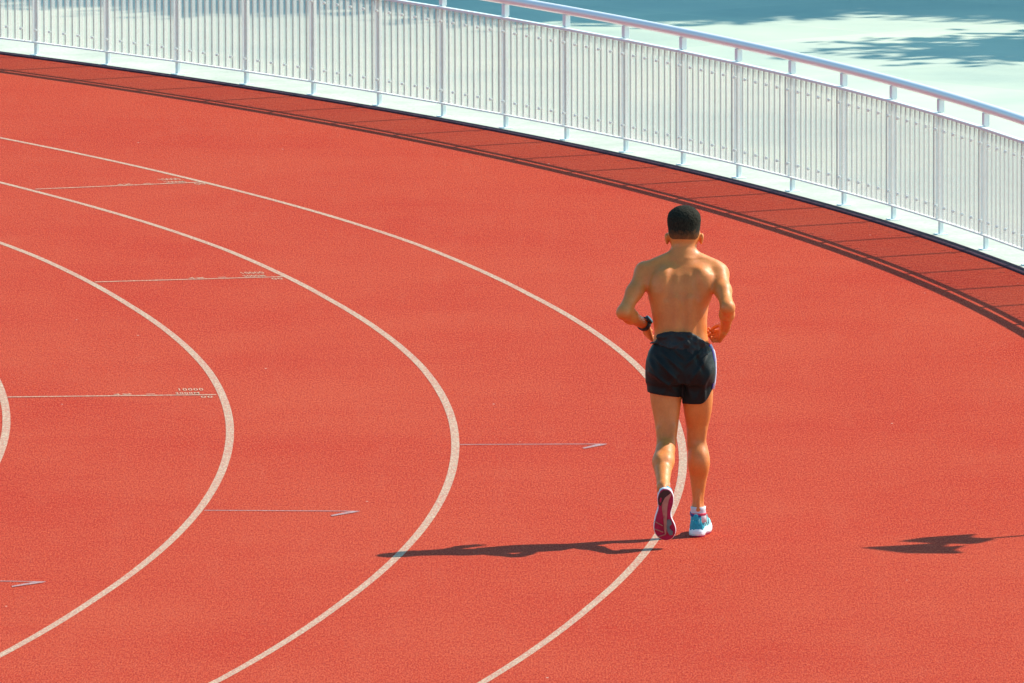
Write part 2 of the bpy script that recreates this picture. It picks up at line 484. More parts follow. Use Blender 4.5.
# ------------------------------------------------------------------ implicit surfaces
class SDF:
    def __init__(s, lo, hi, h):
        s.lo = np.array(lo, float); s.h = h
        s.n = np.ceil((np.array(hi) - s.lo) / h).astype(int) + 1
        s.F = np.full(s.n, 0.12, np.float32)
        s.ax = [s.lo[i] + h * np.arange(s.n[i]) for i in range(3)]
    def _box(s, lo, hi):
        a = np.clip(np.floor((np.array(lo) - s.lo) / s.h).astype(int), 0, s.n - 1)
        b = np.clip(np.ceil((np.array(hi) - s.lo) / s.h).astype(int) + 1, 1, s.n)
        sl = tuple(slice(a[i], b[i]) for i in range(3))
        X = s.ax[0][sl[0]][:, None, None]; Y = s.ax[1][sl[1]][None, :, None]; Z = s.ax[2][sl[2]][None, None, :]
        return sl, X, Y, Z
    def apply(s, lo, hi, fn, k, mode='add'):
        m = max(k, 0.01) + 0.03
        sl, X, Y, Z = s._box(np.array(lo) - m, np.array(hi) + m)
        if 0 in s.F[sl].shape: return
        d = fn(X, Y, Z).astype(np.float32); F = s.F[sl]
        if mode == 'add':
            if k > 0:
                hh = np.clip(0.5 + 0.5 * (F - d) / k, 0, 1)
                s.F[sl] = F * (1 - hh) + d * hh - k * hh * (1 - hh)
            else: s.F[sl] = np.minimum(F, d)
        else:
            if k > 0:
                hh = np.clip(0.5 - 0.5 * (F + d) / k, 0, 1)
                s.F[sl] = F * (1 - hh) - d * hh + k * hh * (1 - hh)
            else: s.F[sl] = np.maximum(F, -d)
    def cone(s, a, b, ra, rb, k=0.02, mode='add'):
        a = np.array(a, float); b = np.array(b, float); r = max(ra, rb)
        ba = b - a; L2 = max(ba @ ba, 1e-9)
        def fn(X, Y, Z):
            px, py, pz = X - a[0], Y - a[1], Z - a[2]
            t = np.clip((px * ba[0] + py * ba[1] + pz * ba[2]) / L2, 0, 1)
            return np.sqrt((px - t * ba[0]) ** 2 + (py - t * ba[1]) ** 2 + (pz - t * ba[2]) ** 2) - (ra + (rb - ra) * t)
        s.apply(np.minimum(a, b) - r, np.maximum(a, b) + r, fn, k, mode)
    def ell(s, c, r, k=0.02, rot=None, mode='add'):
        c = np.array(c, float); r = np.array(r, float); R = np.array(rot if rot is not None else np.eye(3))
        def fn(X, Y, Z):
            p = [X - c[0], Y - c[1], Z - c[2]]
            q = [(R[0][i] * p[0] + R[1][i] * p[1] + R[2][i] * p[2]) for i in range(3)]
            k0 = np.sqrt((q[0] / r[0]) ** 2 + (q[1] / r[1]) ** 2 + (q[2] / r[2]) ** 2)
            k1 = np.sqrt((q[0] / r[0] ** 2) ** 2 + (q[1] / r[1] ** 2) ** 2 + (q[2] / r[2] ** 2) ** 2)
            return k0 * (k0 - 1) / np.maximum(k1, 1e-6)
        m = r.max(); s.apply(c - m, c + m, fn, k, mode)
    def slices(s, tab, k=0.02, off=0.0, e=2.3, mode='add'):
        """tab rows: z, xc, yc, a, b (ascending z)"""
        T = np.array(sorted(tab), float)
        def fn(X, Y, Z):
            zc = np.clip(Z, T[0, 0], T[-1, 0])
            xc, yc, a, b = [np.interp(zc, T[:, 0], T[:, i]) for i in (1, 2, 3, 4)]
            a = a + off; b = b + off
            q = (np.abs((X - xc) / a) ** e + np.abs((Y - yc) / b) ** e) ** (1 / e)
            d = (q - 1) * np.minimum(a, b)
            dz = np.abs(Z - zc)
            return np.where(dz > 0, np.sqrt(np.maximum(d, 0) ** 2 + dz ** 2), d)
        mx = (T[:, 3].max() + off); my = T[:, 4].max() + off
        s.apply((T[:, 1].min() - mx, T[:, 2].min() - my, T[0, 0]), (T[:, 1].max() + mx, T[:, 2].max() + my, T[-1, 0]), fn, k, mode)
    def mesh(s):
        F = s.F; sg = F < 0
        c = np.zeros(tuple(np.array(F.shape) - 1), np.int8)
        for i in (0, 1):
            for j in (0, 1):
                for k in (0, 1):
                    c += sg[i:F.shape[0] - 1 + i, j:F.shape[1] - 1 + j, k:F.shape[2] - 1 + k]
        act = (c > 0) & (c < 8)
        idx = np.full(act.shape, -1, np.int64); cells = np.argwhere(act); idx[act] = np.arange(len(cells))
        pos = np.zeros((len(cells), 3)); cnt = np.zeros(len(cells))
        corners = [(i, j, k) for i in (0, 1) for j in (0, 1) for k in (0, 1)]
        for A in corners:
            for ax in range(3):
                if A[ax]: continue
                B = list(A); B[ax] = 1
                fa = F[tuple((cells + A).T)]; fb = F[tuple((cells + B).T)]
                m = (fa < 0) != (fb < 0)
                t = fa[m] / (fa[m] - fb[m])
                p = np.tile(np.array(A, float), (m.sum(), 1)); p[:, ax] += t
                pos[m] += p; cnt[m] += 1
        V = s.lo + s.h * (cells + pos / cnt[:, None])
        faces = []
        for ax in range(3):
            o1, o2 = [(1, 2), (2, 0), (0, 1)][ax]
            a = [slice(None)] * 3; b = [slice(None)] * 3
            a[ax] = slice(0, -1); b[ax] = slice(1, None)
            sa, sb = sg[tuple(a)], sg[tuple(b)]
            e = np.argwhere(sa != sb); flip = sa[tuple(e.T)]
            ok = (e[:, o1] > 0) & (e[:, o2] > 0) & (e[:, o1] < F.shape[o1] - 1) & (e[:, o2] < F.shape[o2] - 1)
            e = e[ok]; flip = flip[ok]
            d1 = np.zeros(3, int); d1[o1] = 1; d2 = np.zeros(3, int); d2[o2] = 1
            q = np.stack([idx[tuple((e - d1 - d2).T)], idx[tuple((e - d2).T)], idx[tuple(e.T)], idx[tuple((e - d1).T)]], 1)
            q[~flip] = q[~flip][:, ::-1]
            faces.append(q)
        return V, np.concatenate(faces)

def np_mesh_obj(name, V, Fq, mat, parent, smooth_iter=1):
    # light Laplacian smoothing, keeps the form
    E = np.concatenate([Fq[:, [0, 1]], Fq[:, [1, 2]], Fq[:, [2, 3]], Fq[:, [3, 0]]])
    E = np.concatenate([E, E[:, ::-1]])
    for _ in range(smooth_iter):
        acc = np.zeros_like(V); cn = np.zeros(len(V))
        for i in range(3): acc[:, i] = np.bincount(E[:, 0], weights=V[E[:, 1], i], minlength=len(V))
        cn = np.bincount(E[:, 0], minlength=len(V)).astype(float)
        V = V * 0.4 + 0.6 * acc / cn[:, None]
    me = bpy.data.meshes.new(name)
    me.vertices.add(len(V)); me.vertices.foreach_set('co', V.astype(np.float32).ravel())
    me.loops.add(Fq.size); me.loops.foreach_set('vertex_index', Fq.astype(np.int32).ravel())
    me.polygons.add(len(Fq)); me.polygons.foreach_set('loop_start', np.arange(0, Fq.size, 4, dtype=np.int32))
    me.update(calc_edges=True); me.validate()
    me.polygons.foreach_set('use_smooth', [True] * len(me.polygons))
    me.materials.append(mat)
    o = bpy.data.objects.new(name, me); COL.objects.link(o)
    if parent: o.parent = parent
    return o

# ------------------------------------------------------------------ runner
OX, OY = 0.935, 62.886
runner = empty('person', (OX, OY, 0))
tag(runner, 'shirtless man in black running shorts and teal shoes jogging away along the lane line', 'person')

def B(u, v, Y=0.0):
    """body space (m) from the survey grid: 196.6 units per metre, origin under the planted heel"""
    k = 1 + Y / 63.3
    return np.array([(u - 697) / 197.0 * k, Y, (537 - v - 21.7 * Y) / 195.6 * 1.0])

body = SDF((-0.50, -0.62, -0.01), (0.28, 0.42, 1.72), 0.0042)
def srow(v, xl, xr, b, Y):
    c = B((xl + xr) / 2, v, Y); return (c[2], c[0], Y, (xr - xl) / 2 / 197.0, b)
TORSO = [srow(259, 671, 700, .060, .118), srow(266, 656, 715, .080, .106), srow(274, 649, 719, .098, .095), srow(283, 647, 715.5, .108, .084),
         srow(291, 647.5, 713, .112, .074), srow(306, 651, 709, .106, .058), srow(320, 653.5, 707.5, .098, .045),
         srow(333, 655, 707.5, .093, .035), srow(345, 653, 709.5, .095, .028), srow(358, 649.5, 712, .100, .022),
         srow(372, 652, 711, .094, .024), srow(380, 658, 706, .07, .03)]
body.slices(TORSO, 0.02)
# shoulders, traps, chest, back
body.cone(B(683, 254, .125), B(657, 267, .105), .036, .045, .035)
body.cone(B(686, 254, .125), B(713, 268, .105), .036, .045, .035)
body.ell(B(665, 286, .020), (.050, .038, .080), .05)
body.ell(B(702, 286, .020), (.050, .038, .080), .05)
body.ell(B(664, 297, .14), (.075, .05, .06), .03); body.ell(B(697, 297, .14), (.075, .05, .06), .03)
body.cone(B(677.5, 300, -.028), B(677.5, 342, -.045), .022, .024, .02)
body.cone(B(689.5, 300, -.028), B(689.5, 342, -.045), .022, .024, .02)
body.cone(B(683.9, 272, -.020), B(683.6, 296, -.050), .010, .011, .022, 'sub')
body.cone(B(683.6, 296, -.052), B(683.4, 340, -.080), .010, .012, .022, 'sub')
body.cone(B(674, 270, -.008), B(667, 298, -.045), .008, .005, .03, 'sub')
body.cone(B(694, 270, -.008), B(700, 298, -.045), .008, .005, .03, 'sub')
# neck and head
body.cone(B(685, 240, .155), B(684, 262, .110), .058, .064, .03)
HC = B(685, 226, .170)
body.ell(HC, (.077, .095, .091), .02)
body.ell(B(685, 240, .200), (.064, .070, .072), .03)
body.ell(B(685, 235.5, .155), (.0765, .078, .062), .03)
body.ell(B(685, 251, .240), (.032, .030, .025), .03)
F0 = HC + np.array([0, .088, -.02])
body.cone(F0 + [0, .010, .010], F0 + [0, .028, -.028], .008, .014, .012)   # nose
body.cone(F0 + [-.028, .004, .020], F0 + [.028, .004, .020], .009, .009, .012)  # brow
body.ell(F0 + [-.030, .006, .002], (.014, .010, .009), .008, mode='sub')
body.ell(F0 + [.030, .006, .002], (.014, .010, .009), .008, mode='sub')
body.cone(F0 + [-.017, .004, -.056], F0 + [.017, .004, -.056], .006, .006, .008)
body.cone(F0 + [-.015, .002, -.066], F0 + [.015, .002, -.066], .007, .007, .008)
for sx, u in ((-1, 667.8), (1, 702.4)):
    E = B(u, 239.5, .150)
    R = Matrix.Rotation(sx * 0.35, 3, 'Z') @ Matrix.Rotation(sx * 0.12, 3, 'Y')
    body.ell(E, (.008, .019, .030), .008, rot=np.array(R))
    body.ell(E + np.array([-sx * .002, -.002, 0.012]), (.010, .018, .016), .006, rot=np.array(R))

# arms
SL, EL, WL = B(645.5, 273, .100), B(624, 313, -.06), B(646, 325, .14)
SR, ER, WR = B(719.5, 275, .100), B(727.5, 308.5, -.13), B(725.5, 329, .045)
def arm(S_, E_, W_, out):
    body.ell(S_, (.046, .050, .054), .03)
    m = S_ * .5 + E_ * .5
    body.cone(S_, m, .046, .038, .03); body.cone(m, E_, .039, .0315, .03)
    f = E_ * .68 + W_ * .32
    body.cone(E_, f, .0315, .0345, .03); body.cone(f, W_, .0345, .0250, .03)
arm(SL, EL, WL, -1); arm(SR, ER, WR, 1)

def hand(Wp, d, nrm, curl, thumb_side, spread=0.05, scale=1.0, thumb_close=0.5):
    d = Vector(d).normalized(); nrm = Vector(nrm); nrm = (nrm - d * nrm.dot(d)).normalized()
    side = d.cross(nrm) * thumb_side       # towards the thumb
    W_ = Vector(Wp)
    lens = [(.043, .026, .021), (.047, .030, .022), (.044, .028, .021), (.034, .022, .018)]
    for i in range(4):
        o = (1.5 - i) * .0200 * scale
        base = W_ + side * o * 0.75 + d * .014
        kn = W_ + side * o + d * (.088 - .004 * abs(i - 1)) * scale
        body.cone(base, kn, .0155, .0115, .012)
        p = kn; dirv = (d + side * spread * (1.5 - i)).normalized(); ax = dirv.cross(nrm)
        for j, L in enumerate(lens[i]):
            ang = -curl[j] * (1 + .08 * i)
            dirv = Matrix.Rotation(ang, 3, ax) @ dirv
            q = p + dirv * L * scale
            body.cone(p, q, .0098 - .0012 * j, .0088 - .0012 * j, .003)
            p = q
    # thumb from the side of the palm near its base
    b = W_ + side * .020 + d * .022; c = b + (side * .75 + d * .75 - nrm * .30).normalized() * .042 * scale
    body.cone(b, c, .016, .0125, .012)
    e = c + (side * (.55 - thumb_close) + d * 1.0 - nrm * .45).normalized() * .034 * scale
    body.cone(c, e, .0115, .0105, .004)
    f = e + (side * (.2 - thumb_close) + d * .9 - nrm * .6).normalized() * .026 * scale
    body.cone(e, f, .0105, .0085, .004)
# viewer's left = his left hand: forward and down beside the waist
hand(WL, (.20, .55, -.72), (-.75, -.25, -.45), (.45, .55, .35), 1)
# his right hand: loosely closed, fingers towards the waist
hand(WR, (-.28, .72, -.50), (.85, .05, -.15), (.85, 1.15, .7), -1)

# legs
def chain(pts, k=0.02):
    P_ = [np.append(p, r_) for p, r_ in pts]; P_ = [2 * P_[0] - P_[1]] + P_ + [2 * P_[-1] - P_[-2]]; out = []
    for i in range(1, len(P_) - 2):
        for j in range(8):
            t = j / 8; p0, p1, p2, p3 = P_[i - 1:i + 3]
            out.append(0.5 * (2 * p1 + (p2 - p0) * t + (2 * p0 - 5 * p1 + 4 * p2 - p3) * t * t + (-p0 + 3 * p1 - 3 * p2 + p3) * t ** 3))
    out.append(P_[-2]); pts = [(q[:3], q[3] - .003) for q in out]; k = 0.012
    for (p, r), (q, s_) in zip(pts[:-1], pts[1:]): body.cone(p, q, r, s_, k)
AR = B(698, 510, .035)
chain([(B(697, 374, .03), .082), (B(698, 404, .045), .0735), (B(697.5, 426, .06), .053), (B(696.8, 442, .062), .0455),
       (B(698.5, 452, .045), .048), (B(699, 465, .035), .050), (B(698.5, 484, .035), .036), (B(698.3, 500, .035), .026), (AR, .028)])
body.ell(B(695.5, 461, .015), (.036, .042, .065), .02); body.ell(B(701.5, 462, .015), (.032, .042, .062), .03)
body.cone(B(690.5, 432, .035), B(690, 447, .035), .010, .009, .02); body.cone(B(703.5, 430, .035), B(703, 446, .035), .010, .009, .02)
body.cone(B(698.2, 492, .010), B(698.2, 510, .0), .011, .012, .012)
AL = B(662.3, 487, -.43)
chain([(B(667, 374, .03), .082), (B(666.2, 397, .02), .0775), (B(666.8, 424, -.015), .057), (B(666.3, 443, -.055), .0465),
       (B(664.5, 453, -.14), .048), (B(662.6, 463, -.205), .049), (B(662.3, 476, -.33), .036), (AL, .029)])
body.ell(B(659.8, 461, -.21), (.036, .065, .045), .02); body.ell(B(666.3, 460.5, -.20), (.036, .065, .045), .02)
body.cone(B(662.3, 477, -.37), B(662.8, 487, -.47), .012, .012, .012)
body.cone(B(659.5, 430, -.06), B(659.8, 443, -.09), .010, .009, .02); body.cone(B(673, 428, -.06), B(672, 442, -.09), .011, .009, .02)
# feet inside the shoes
body.cone(AR, B(701, 530, .15), .030, .022, .02)
body.cone(AL, AL + np.array([0, .03, -.14]), .030, .022, .02)

V, Fq = body.mesh()
body_obj = np_mesh_obj('body', V, Fq, M['skin'], runner, 2)

# eyes
for sx in (-1, 1):
    bm = bmesh.new(); c = F0 + np.array([sx * .030, -.003, .002])
    bmesh.ops.create_uvsphere(bm, u_segments=16, v_segments=10, radius=.0115, matrix=Matrix.Translation(c))
    e = bm_obj('eye', bm, M['eye'], runner, True)
    bm = bmesh.new(); bmesh.ops.create_uvsphere(bm, u_segments=12, v_segments=8, radius=.0055, matrix=Matrix.Translation(c + np.array([0, .0075, 0])))
    bm_obj('iris', bm, M['iris'], e, True)

# hair: close crop, longer on top
hair = SDF(HC - .135, HC + .135, 0.0035)
hair.ell(HC + np.array([0, 0, .002]), (.083, .100, .095), .0)
hair.ell(B(685, 235.5, .155), (.0800, .082, .066), .02)
hair.ell(HC + np.array([0, -.015, .035]), (.076, .084, .064), .02)
for q in (-.020, .020): hair.ell(HC + np.array([q, -.004, .038]), (.058, .076, .050), .02)
def hcut(X, Y, Z):
    # region to remove: below the hairline (low at the nape, high over the ears, higher at the forehead)
    yy = (Y - HC[1])
    line = HC[2] - .086 + np.clip((yy + .05) / .10, 0, 1) * .075 + .05 * np.clip((yy - .02) / .07, 0, 1)
    line = line + .030 * np.clip((np.abs(X - HC[0]) - .030) / .045, 0, 1)
    line = line + .020 * np.clip(1 - np.abs(yy + .015) / .03, 0, 1)
    return (Z - line) + 0 * X
hair.apply(HC - .135, HC + .135, hcut, 0.004, 'sub_pos') if False else None
sl, X, Y, Z = hair._box(HC - .135, HC + .135)
hair.F[sl] = np.maximum(hair.F[sl], -(hcut(X, Y, Z)).astype(np.float32))
HV, HF = hair.mesh()
for i in range(len(HV)):
    p = Vector(HV[i] - HC); n_ = p.normalized()
    amp = .0075 * max(0, min(1, (p.z + .02) / .06))
    HV[i] += np.array(n_) * (noise.noise(p * 170) * amp * 0.40 + noise.noise(p * 40) * amp * .2 - 0.0008 * (1 - max(0, min(1, (p.z + .055) / .05))))
np_mesh_obj('hair', HV, HF, M['hair'], runner, 0)

# shorts
sh = SDF((-0.32, -0.20, 0.60), (0.16, 0.24, 1.06), 0.0042)
SROW = [srow(341, 655.5, 708.0, .104, .028), srow(346, 652, 711, .112, .026), srow(352, 648.5, 713.5, .120, .022), srow(360, 646.5, 714.8, .126, .018),
        srow(372, 646.5, 715, .126, .016), srow(382, 647.5, 714.5, .112, .02)]
sh.slices(SROW, 0.0)
sh.cone(B(665.5, 368, .015), B(664.8, 402, .018), .092, .0880, .02)
sh.cone(B(698.0, 368, .02), B(697.7, 412, .040), .088, .0830, .02)
sh.ell(B(667, 371, -.042), (.075, .060, .075), .03); sh.ell(B(697.5, 372, -.040), (.075, .060, .075), .03)
sh.cone(B(682.8, 366, -.122), B(682.6, 400, -.124), .006, .014, .03, 'sub')
# hems
sl, X, Y, Z = sh._box((-1, -1, 0), (1, 1, 2))
U = X * 197 + 697
hemv = np.where(U < 682.3, 392 + (U - 648) * 0.15, 403.5 - 15 * np.clip((U - 699) / 14, 0, 1) ** 2)
hemz = (537 - hemv) / 195.6 - 0.11 * (Y + .05) * 0.3
sh.F[sl] = np.maximum(sh.F[sl], (hemz - Z).astype(np.float32))
top = (537 - 342) / 195.6
sh.F[sl] = np.maximum(sh.F[sl], (Z - top - 0 * X - 0 * Y).astype(np.float32))
SV, SF = sh.mesh()
def fold(u, v, u0, v0, u1, v1, w):
    """ridge along a segment"""
    dx, dy = u1 - u0, v1 - v0; L = dx * dx + dy * dy
    t = np.clip(((u - u0) * dx + (v - v0) * dy) / L, 0, 1)
    d2 = (u - u0 - t * dx) ** 2 + (v - v0 - t * dy) ** 2
    return np.exp(-d2 / (2 * w * w)) * np.sin(np.pi * np.clip(t * .8 + .1, 0, 1))
u = SV[:, 0] * 197 + 697; v = 537 - SV[:, 2] * 195.6 - 21.7 * SV[:, 1]
amt = np.zeros(len(SV))
for args, a in (((655, 356, 680, 386, 1.4), .0045), ((662, 352, 682, 372, 1.3), .004), ((650, 372, 676, 392, 1.5), .004),
                ((708, 356, 690, 384, 1.5), .0045), ((712, 368, 696, 400, 1.6), .0045), ((700, 352, 686, 366, 1.2), .004),
                ((676, 376, 664, 394, 1.5), .003), ((686, 378, 692, 400, 1.4), .0035), ((650, 360, 658, 378, 1.3), .003), ((704, 384, 703, 402, 1.6), .005),
                ((672, 350, 684, 362, 1.2), -.004), ((695, 354, 703, 372, 1.3), -.004)):
    amt += a * fold(u, v, *args)
cxy = np.stack([np.where(u < 682, -.155, .0), np.full(len(SV), .02)], 1)
dirn = SV[:, :2] - cxy; dirn /= np.maximum(np.linalg.norm(dirn, axis=1, keepdims=True), 1e-6)
nz = np.array([noise.noise(Vector((p[0] * 22, p[1] * 22, p[2] * 14))) for p in SV]) * .0035
SV[:, :2] += dirn * (amt * 2.6 + nz)[:, None]
np_mesh_obj('shorts', SV, SF, M['shorts'], runner, 1)

# folded cloth bunched over the waistband
wb = SDF((-0.30, -0.20, 0.85), (0.14, 0.24, 1.10), 0.0038)
T2 = [(z, xc, yc, a + .014, b + .026) for (z, xc, yc, a, b) in TORSO if .80 < z < 1.12]
wb.slices(T2, 0.0)
sl, X, Y, Z = wb._box((-1, -1, 0), (1, 1, 2))
U = X * 197 + 697
topv = np.interp(U, [640, 655, 659, 664, 690, 699, 706, 712, 720], [344, 342, 336, 333.2, 333.2, 337.5, 344, 349, 349])
botv = np.interp(U, [640, 656, 664, 676, 692, 700, 708, 720], [345, 343.5, 347, 350, 355.5, 358, 356, 353])
vv = 537 - Z * 195.6 - 21.7 * np.minimum(Y, 0.05)
wb.F[sl] = np.maximum(wb.F[sl], np.maximum((topv - vv) / 195.6, (vv - botv) / 195.6).astype(np.float32))
for pts in (((659, 337), (672, 335), (690, 335.5), (703, 344)), ((663, 345), (676, 348.5), (690, 353.5), (702, 355))):
    for p, q in zip(pts[:-1], pts[1:]): wb.cone(B(p[0], p[1], -.058), B(q[0], q[1], -.062), .014, .015, .01)
wb.cone(B(666, 342, -.100), B(698, 350, -.105), .005, .005, .014, 'sub')
WV, WF = wb.mesh()
for i in range(len(WV)):
    p = Vector(WV[i]); WV[i][1] += noise.noise(p * 26) * .015 + noise.noise(p * 60) * .006
np_mesh_obj('folded_waist_cloth', WV, WF, M['waist'], runner, 1)
# side piping on the shorts
pp = [B(u_, v_, y_) for u_, v_, y_ in ((710.6, 345, .0), (714.0, 352, .0), (715.4, 360, .0), (715.6, 372, -.004), (714.8, 382, -.006), (713.4, 389, -.01))]
vs, fs = tube([Vector(p) for p in pp], [.0062] * 6, 8)
mesh_obj('side_piping', vs, fs, M['piping'], runner, True)
vs, fs = tube([Vector(p) + Vector((-.006, -.008, 0)) for p in pp], [.0028] * 6, 8)
mesh_obj('blue_side_stripe', vs, fs, M['bluetrim'], runner, True)

# watch on his left wrist
wd = Vector(WL - EL).normalized(); wc = Vector(WL) - wd * .014
uax = wd.cross(Vector((0, 0, 1))).normalized(); vax = wd.cross(uax)
def band(c, ax, ua, va, r, hw, th, n=32):
    vs, fs = [], []
    for i in range(n):
        a = 2 * math.pi * i / n; rd = ua * math.cos(a) + va * math.sin(a)
        for rr, o in ((r, -hw), (r + th, -hw * .8), (r + th, hw * .8), (r, hw)): vs.append(c + rd * rr + ax * o)
    for i in range(n):
        j = (i + 1) % n
        for k in range(4): fs.append((4 * i + k, 4 * i + (k + 1) % 4, 4 * j + (k + 1) % 4, 4 * j + k))
    return vs, fs
vs, fs = band(wc, wd, uax, vax, .0285, .014, .007)
strap = mesh_obj('watch_strap', vs, fs, M['watch'], runner, True)
outw = (Vector((-.15, -.75, .5)) - wd * Vector((-.15, -.75, .5)).dot(wd)).normalized()
vs, fs = tube([wc + outw * .030, wc + outw * .041, wc + outw * .043], [.024, .024, .021], 20)
wcase = mesh_obj('watch_case', vs, fs, M['watch'], runner)
vs, fs = tube([wc + outw * .0432, wc + outw * .0442], [.017, .016], 20)
mesh_obj('watch_face', vs, fs, M['watchface'], wcase)

# ------------------------------------------------------------------ shoes (left-foot shape; x towards viewer's right, y to the toe, z up)
OUTL = [(215, 8), (185, 14), (160, 38), (142, 100), (150, 180), (128, 255), (113, 340), (121, 410), (160, 465), (215, 490), (265, 487),
        (308, 455), (329, 400), (318, 340), (287, 280), (279, 220), (299, 135), (294, 65), (262, 20)]
def so(p): return ((p[0] - 218) * .00052, (p[1] - 10) / 480 * .278)
def dense(poly, n=3):
    # Catmull-Rom
    out = []; N = len(poly)
    for i in range(N):
        p0, p1, p2, p3 = [Vector(poly[(i + k - 1) % N]) for k in range(4)]
        for j in range(n):
            t = j / n
            out.append(0.5 * ((2 * p1) + (p2 - p0) * t + (2 * p0 - 5 * p1 + 4 * p2 - p3) * t * t + (-p0 + 3 * p1 - 3 * p2 + p3) * t ** 3))
    return out
OUT2 = dense([so(p) for p in OUTL])
def toe_spring(y): return .016 * max(0, (y - .17) / .11) ** 2
def slab(levels, cap_bottom=True, cap_top=True):
    """levels: list of (scale offset outward, z)"""
    c = Vector((.005, .14)); vs, fs = [], []; N = len(OUT2)
    for off, z in levels:
        for p in OUT2:
            d = (p - c).normalized(); q = p + d * off
            vs.append(Vector((q.x, q.y, z + toe_spring(q.y))))
    for l in range(len(levels) - 1):
        for i in range(N):
            j = (i + 1) % N
            fs.append((l * N + i, l * N + j, (l + 1) * N + j, (l + 1) * N + i))
    for l, rev in ((0, True), (len(levels) - 1, False)):
        ci = len(vs); cc = Vector((.005, .14, levels[l][1])); 
        # fan strip with mid row to follow toe spring
        fs_ = []
        vs.append(cc)
        for i in range(N):
            j = (i + 1) % N
            f = (l * N + i, l * N + j, ci)
            fs.append(f[::-1] if rev else f)
    return vs, fs
def patch(poly, z0, h=.0016):
    pts = [so(p) for p in poly]; vs = []
    for z in (z0, z0 - h):
        for p in pts: vs.append(Vector((p[0], p[1], z + toe_spring(p[1]))))
    n = len(pts)
    return vs, [tuple(range(n)), tuple(range(n, 2 * n))[::-1]] + [(i, (i + 1) % n, n + (i + 1) % n, n + i) for i in range(n)]
def half_w(y):
    xs = [p for p in OUT2]
    l = min((p.x for p in xs if abs(p.y - y) < .012), default=-.01); r = max((p.x for p in xs if abs(p.y - y) < .012), default=.01)
    return l, r
def upper_loft(y0, y1, n, inset, hf, zb=.026, off=0.0):
    vs, fs = [], []; m = 17
    for i in range(n + 1):
        y = y0 + (y1 - y0) * i / n
        l, r = half_w(min(max(y, .012), .268)); l += inset - off; r -= inset - off
        endk = min(1, max(.12, math.sqrt(max(0, 1 - ((.035 - y) / .035) ** 2)) if y < .035 else 1)) if True else 1
        if y > .225: endk = max(.10, math.sqrt(max(0, 1 - ((y - .225) / .052) ** 2)))
        c = (l + r) / 2; w = (r - l) / 2 * (endk if y < .012 or y > .255 else 1)
        hgt = hf(y) + off
        for k in range(m):
            a = math.pi * k / (m - 1); ca, sa = math.cos(a), math.sin(a)
            x = c - w * math.copysign(abs(ca) ** .75, ca) * (1 - .25 * sa ** 2 * 0)
            z = zb + toe_spring(y) + (hgt - zb) * sa ** .8
            vs.append(Vector((x, y, z)))
    for i in range(n):
        for k in range(m - 1): fs.append((i * m + k, i * m + k + 1, (i + 1) * m + k + 1, (i + 1) * m + k))
    fs.append(tuple(range(m))[::-1]); fs.append(tuple(n * m + k for k in range(m)))
    return vs, fs
def hprof(y):
    return float(np.interp(y, [0, .02, .05, .09, .12, .15, .20, .24, .262, .275], [.085, .092, .085, .092, .105, .090, .066, .055, .045, .034]))

